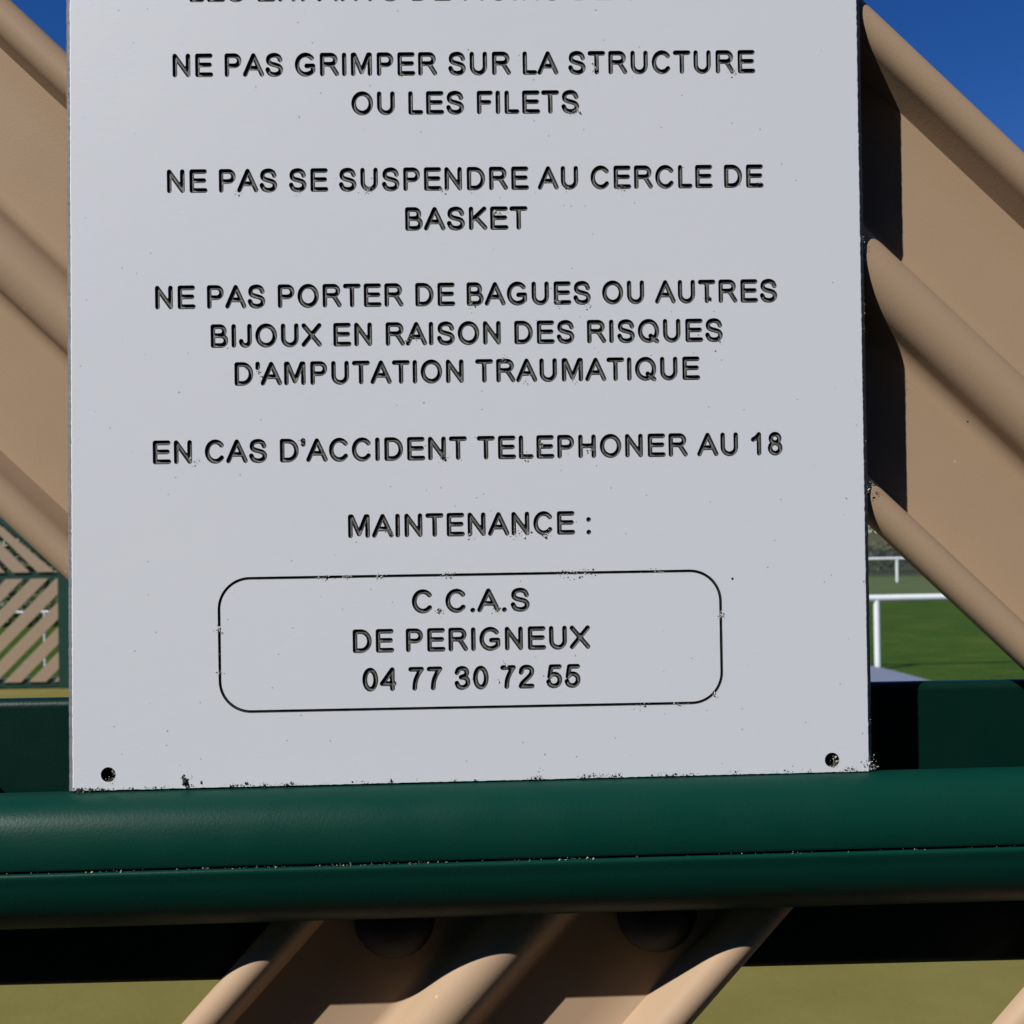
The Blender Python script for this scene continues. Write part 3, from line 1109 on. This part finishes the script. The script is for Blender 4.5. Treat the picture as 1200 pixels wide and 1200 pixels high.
for nm, b6 in (('rail', (-5.05, 0.04, -0.012, 0.03, zb_ - 0.035, zb_ + 0.05)), ('rail', (-5.05, -0.01, -0.010, 0.028, zm_ - 0.055, zm_ + 0.035)),
               ('post', (-0.09, 0.055, -0.045, 0.04, 0.0, zm_ + 0.09)), ('rail', (-5.05, -1.70, -0.011, 0.029, EYE + 1.4, EYE + 1.48)),
               ('post', (-5.1, -4.98, -0.045, 0.04, 0.0, EYE + 1.5)), ('post', (-2.56, -2.46, 0.032, 0.10, 0.0, EYE + 1.39))):
    v, f = box(*b6)
    link(nm, mesh(nm, v, f, GREEN_FAR), far)
# sloping end tube above the slats
v, f = tube([(-0.02, -0.02, zm_ + 0.03), (-1.75, -0.02, EYE + 1.285)], 0.045, 12)
link('sloping_rail', mesh('sloping_rail', v, f, GREEN_FAR, smooth=True, autosmooth=50), far)

# ------------------------------------------------------------------ white railings round the football field
def railing(name, y, xs, z0, h, r, label, skew=0.0):
    root = empty(name, (xs[0], y, z0), label, 'railing', 'white railings round the field')
    x0 = xs[0]
    L = xs[-1] - xs[0]
    v, f = tube([(0, 0, h), (L, skew * L, h)], r, 14)
    link('top_rail', mesh('top_rail', v, f, WHITE_RAIL, smooth=True, autosmooth=50), root)
    for x in xs:
        v, f = tube([(x - x0, skew * (x - x0), -0.15), (x - x0, skew * (x - x0), h - r * 0.6)], r * 0.9, 14)
        link('post', mesh('post', v, f, WHITE_RAIL, smooth=True, autosmooth=50), root)


railing('white_railing', 13.2, [4.99 + 2.68 * k for k in range(-2, 4)], GZ + 0.02, 0.90, 0.045, 'nearer white tubular railing at the edge of the grass, right of the sign')
railing('white_railing', 13.25, [-0.62 - 1.28 * k for k in range(0, 12)], GZ + 0.02, 0.91, 0.014, 'thin white railing seen through the gaps of the far herringbone barrier')
railing('white_railing', 41.0, [16.35 + 3.4 * k for k in range(-10, 5)], GZ, 0.93, 0.055, 'farther white railing across the grass, in front of the dark fence')

# dark metal fence behind the field
fn_ = empty('picket_fence', (15, 47.0, GZ), 'dark vertical bar fence at the back of the grass field', 'fence')
for z in (0.2, 1.15):
    v, f = box(-45, 25, -0.02, 0.02, z, z + 0.06)
    link('rail', mesh('rail', v, f, FENCE_DARK), fn_)
parts = []
for k in range(0, 150):
    x = 25 - k * 0.16
    parts.append(box(x - 0.03, x + 0.03, -0.045, -0.022, 0.0, 1.3 + 0.0))
pm = None
for k in range(0, 150):
    x = 25 - k * 0.16
    if pm is None:
        v, f = box(-0.035, 0.035, -0.045, -0.022, 0.0, 1.3)
        pm = mesh('picket', v, f, FENCE_DARK)
    link('picket', pm, fn_, (x, 0, 0))

# steel guard rail on top of the bank
gr = empty('guard_rail', (20, 66.5, GZ + 2.2), 'pale steel guard rail on top of the dry bank beyond the field', 'guard rail')
v, f = merge([box(-50, 25, -0.05, 0.0, 0.42, 0.72)])
link('rail', mesh('rail', v, f, GUARD), gr)
for k in range(20):
    v, f = box(-50 + k * 3.9, -49.9 + k * 3.9, 0.002, 0.1, -0.3, 0.65)
    link('post', mesh('post', v, f, GUARD), gr)


# ------------------------------------------------------------------ hedge and trees
def leaves(rr, clumps, count, size, shell=0.75):
    V, F = [], []
    for _ in range(count):
        cx, cy, cz, R = rr.choice(clumps)
        while True:
            d = Vector((rr.gauss(0, 1), rr.gauss(0, 1), rr.gauss(0, 1)))
            if d.length > 0.1:
                break
        d.normalize()
        q = Vector((cx, cy, cz)) + d * R * rr.uniform(shell - 0.3, 1.08)
        nrm = (d + Vector((rr.gauss(0, .6), rr.gauss(0, .6), rr.gauss(0, .6)))).normalized()
        a = nrm.orthogonal().normalized()
        b = nrm.cross(a)
        t = rr.random() * 6.28
        a, b = a * math.cos(t) + b * math.sin(t), b * math.cos(t) - a * math.sin(t)
        s = size * rr.uniform(0.6, 1.4)
        n0 = len(V)
        V += [tuple(q - a * s), tuple(q + b * s * 0.45), tuple(q + a * s), tuple(q - b * s * 0.45)]
        F.append((n0, n0 + 1, n0 + 2, n0 + 3))
    return V, F


def tree_meshes(seed, h, w, m):
    rr = random.Random(seed)
    cl = []
    for i in range(16):
        z = h * rr.uniform(0.35, 0.92)
        k = 1 - abs(z / h - 0.55) * 1.2
        a = rr.random() * 6.28
        r = w * rr.uniform(0.1, 0.75) * k
        cl.append((r * math.cos(a), r * math.sin(a), z, w * rr.uniform(0.28, 0.45)))
    v, f = leaves(rr, cl, 3000, 0.16)
    crown = mesh('crown', v, f, m)
    parts = [tube([(0, 0, -0.3), (0.1, 0, h * 0.3), (0.0, 0.1, h * 0.75)], [0.22, 0.16, 0.05], 9)]
    for cx, cy, cz, R in cl[:8]:
        parts.append(tube([(0.05, 0, h * 0.28), (cx * 0.5, cy * 0.5, (h * 0.3 + cz) / 2), (cx, cy, cz)], [0.09, 0.06, 0.02], 6))
    v, f = merge(parts)
    return crown, mesh('trunk', v, f, BARK, smooth=True)


kinds = [tree_meshes(21, 6.5, 3.0, LEAF), tree_meshes(22, 8.0, 3.4, LEAF2), tree_meshes(23, 5.2, 2.6, LEAF)]
TL = ['broad green tree on the bank', 'taller olive tree on the bank', 'low green tree on the bank']
where = ['far left of the field', 'left of the court', 'above the left barrier', 'behind the court, left of centre', 'behind the court, in the middle',
         'behind the court, right of centre', 'near the guard rail end', 'right of the white railings', 'far right of the field']
for i, x in enumerate([-52, -39, -28, -17, -7, 5, 17, 29, 42]):
    k = i % 3
    yy = 74 + (i * 37 % 11)
    o = empty('tree', (x, yy, GZ + 2.0), TL[k] + ', ' + where[i], 'tree', 'trees on the bank')
    o.rotation_euler.z = i * 1.3
    for nm, me in zip(('crown', 'trunk'), kinds[k]):
        link(nm, me, o)
# clipped hedge in front of the bank
rr = random.Random(5)
cl = [(x * 1.0, rr.uniform(-0.3, 0.3), rr.uniform(0.5, 1.0), rr.uniform(0.6, 0.85)) for x in range(-60, 45)]
v, f = leaves(rr, cl, 22000, 0.10, 0.8)
o = link('hedge', mesh('hedge', v, f, LEAF2), None, (0, 50.5, GZ))
tag(o, 'long low olive hedge behind the dark bar fence', 'hedge')

# dark trees to the left beyond the court, seen between the far slats
for i, (x, y, k) in enumerate(((-13.6, 27.5, 0), (-11.0, 29.0, 1), (-17.0, 31.0, 1))):
    o = empty('tree', (x, y, GZ), ('broad green tree behind the far herringbone barrier, nearest its end post', 'tall olive tree behind the far herringbone barrier',
                                   'tall olive tree farther left behind the far herringbone barrier')[i], 'tree', 'trees behind the far barrier')
    o.rotation_euler.z = i * 2.1 + 0.4
    for nm, me in zip(('crown', 'trunk'), kinds[k]):
        link(nm, me, o)

# added light blocker behind the camera, an unseen hedge shape; it shades the path and keeps low sky light off the barrier
rr = random.Random(31)
NX, NZ = 120, 40
V, F = [], []
for side in (0, 1):
    for j in range(NZ + 1):
        for i in range(NX + 1):
            x = -14 + 28 * i / NX
            z = 6.4 * j / NZ
            y = (-4.0 if side == 0 else -5.6) + (1 if side == 0 else -1) * (-0.5 * (j / NZ) ** 3 + 0.10 * math.sin(x * 2.6) * (1 - j / NZ)) + rr.gauss(0, 0.05)
            V.append((x + rr.gauss(0, 0.03), y, z + (rr.gauss(0, 0.06) if j else 0)))
M1 = (NX + 1) * (NZ + 1)
for side in (0, 1):
    for j in range(NZ):
        for i in range(NX):
            a = side * M1 + j * (NX + 1) + i
            q = (a, a + 1, a + NX + 2, a + NX + 1)
            F.append(q[::-1] if side == 0 else q)
for i in range(NX):
    a = NZ * (NX + 1) + i
    F.append((a, a + 1, a + 1 + M1, a + M1))
for j in range(NZ):
    for i in (0, NX):
        a = j * (NX + 1) + i
        F.append((a, a + NX + 1, a + NX + 1 + M1, a + M1))
o = link('added_shade_hedge', mesh('added_shade_hedge', V, F, LEAF))
tag(o, 'tall dark green hedge added out of view behind the camera to deepen the shade', 'hedge')

# dark evergreen hedge across the grass to the left
rr = random.Random(77)
cl = [(-8.6 - 0.55 * i, rr.uniform(-0.3, 0.3), h, rr.uniform(0.55, 0.75)) for i in range(26) for h in (0.5, 1.2, 1.95)]
v, f = leaves(rr, cl, 16000, 0.075, 0.85)
o = link('evergreen_hedge', mesh('evergreen_hedge', v, f, LEAF), None, (0, 24.0, GZ))
tag(o, 'dense dark evergreen hedge behind the far herringbone barrier', 'hedge')

# rough scrub on the bank behind the guard rail
rr = random.Random(78)
cl = [(0.9 * i, rr.uniform(-0.5, 0.5), h, rr.uniform(0.8, 1.1)) for i in range(-34, 14) for h in (0.6, 1.7)]
v, f = leaves(rr, cl, 12000, 0.16, 0.85)
o = link('scrub_hedge', mesh('scrub_hedge', v, f, LEAF2), None, (20, 69.0, GZ + 2.15))
tag(o, 'rough olive scrub on the bank behind the pale guard rail', 'hedge')
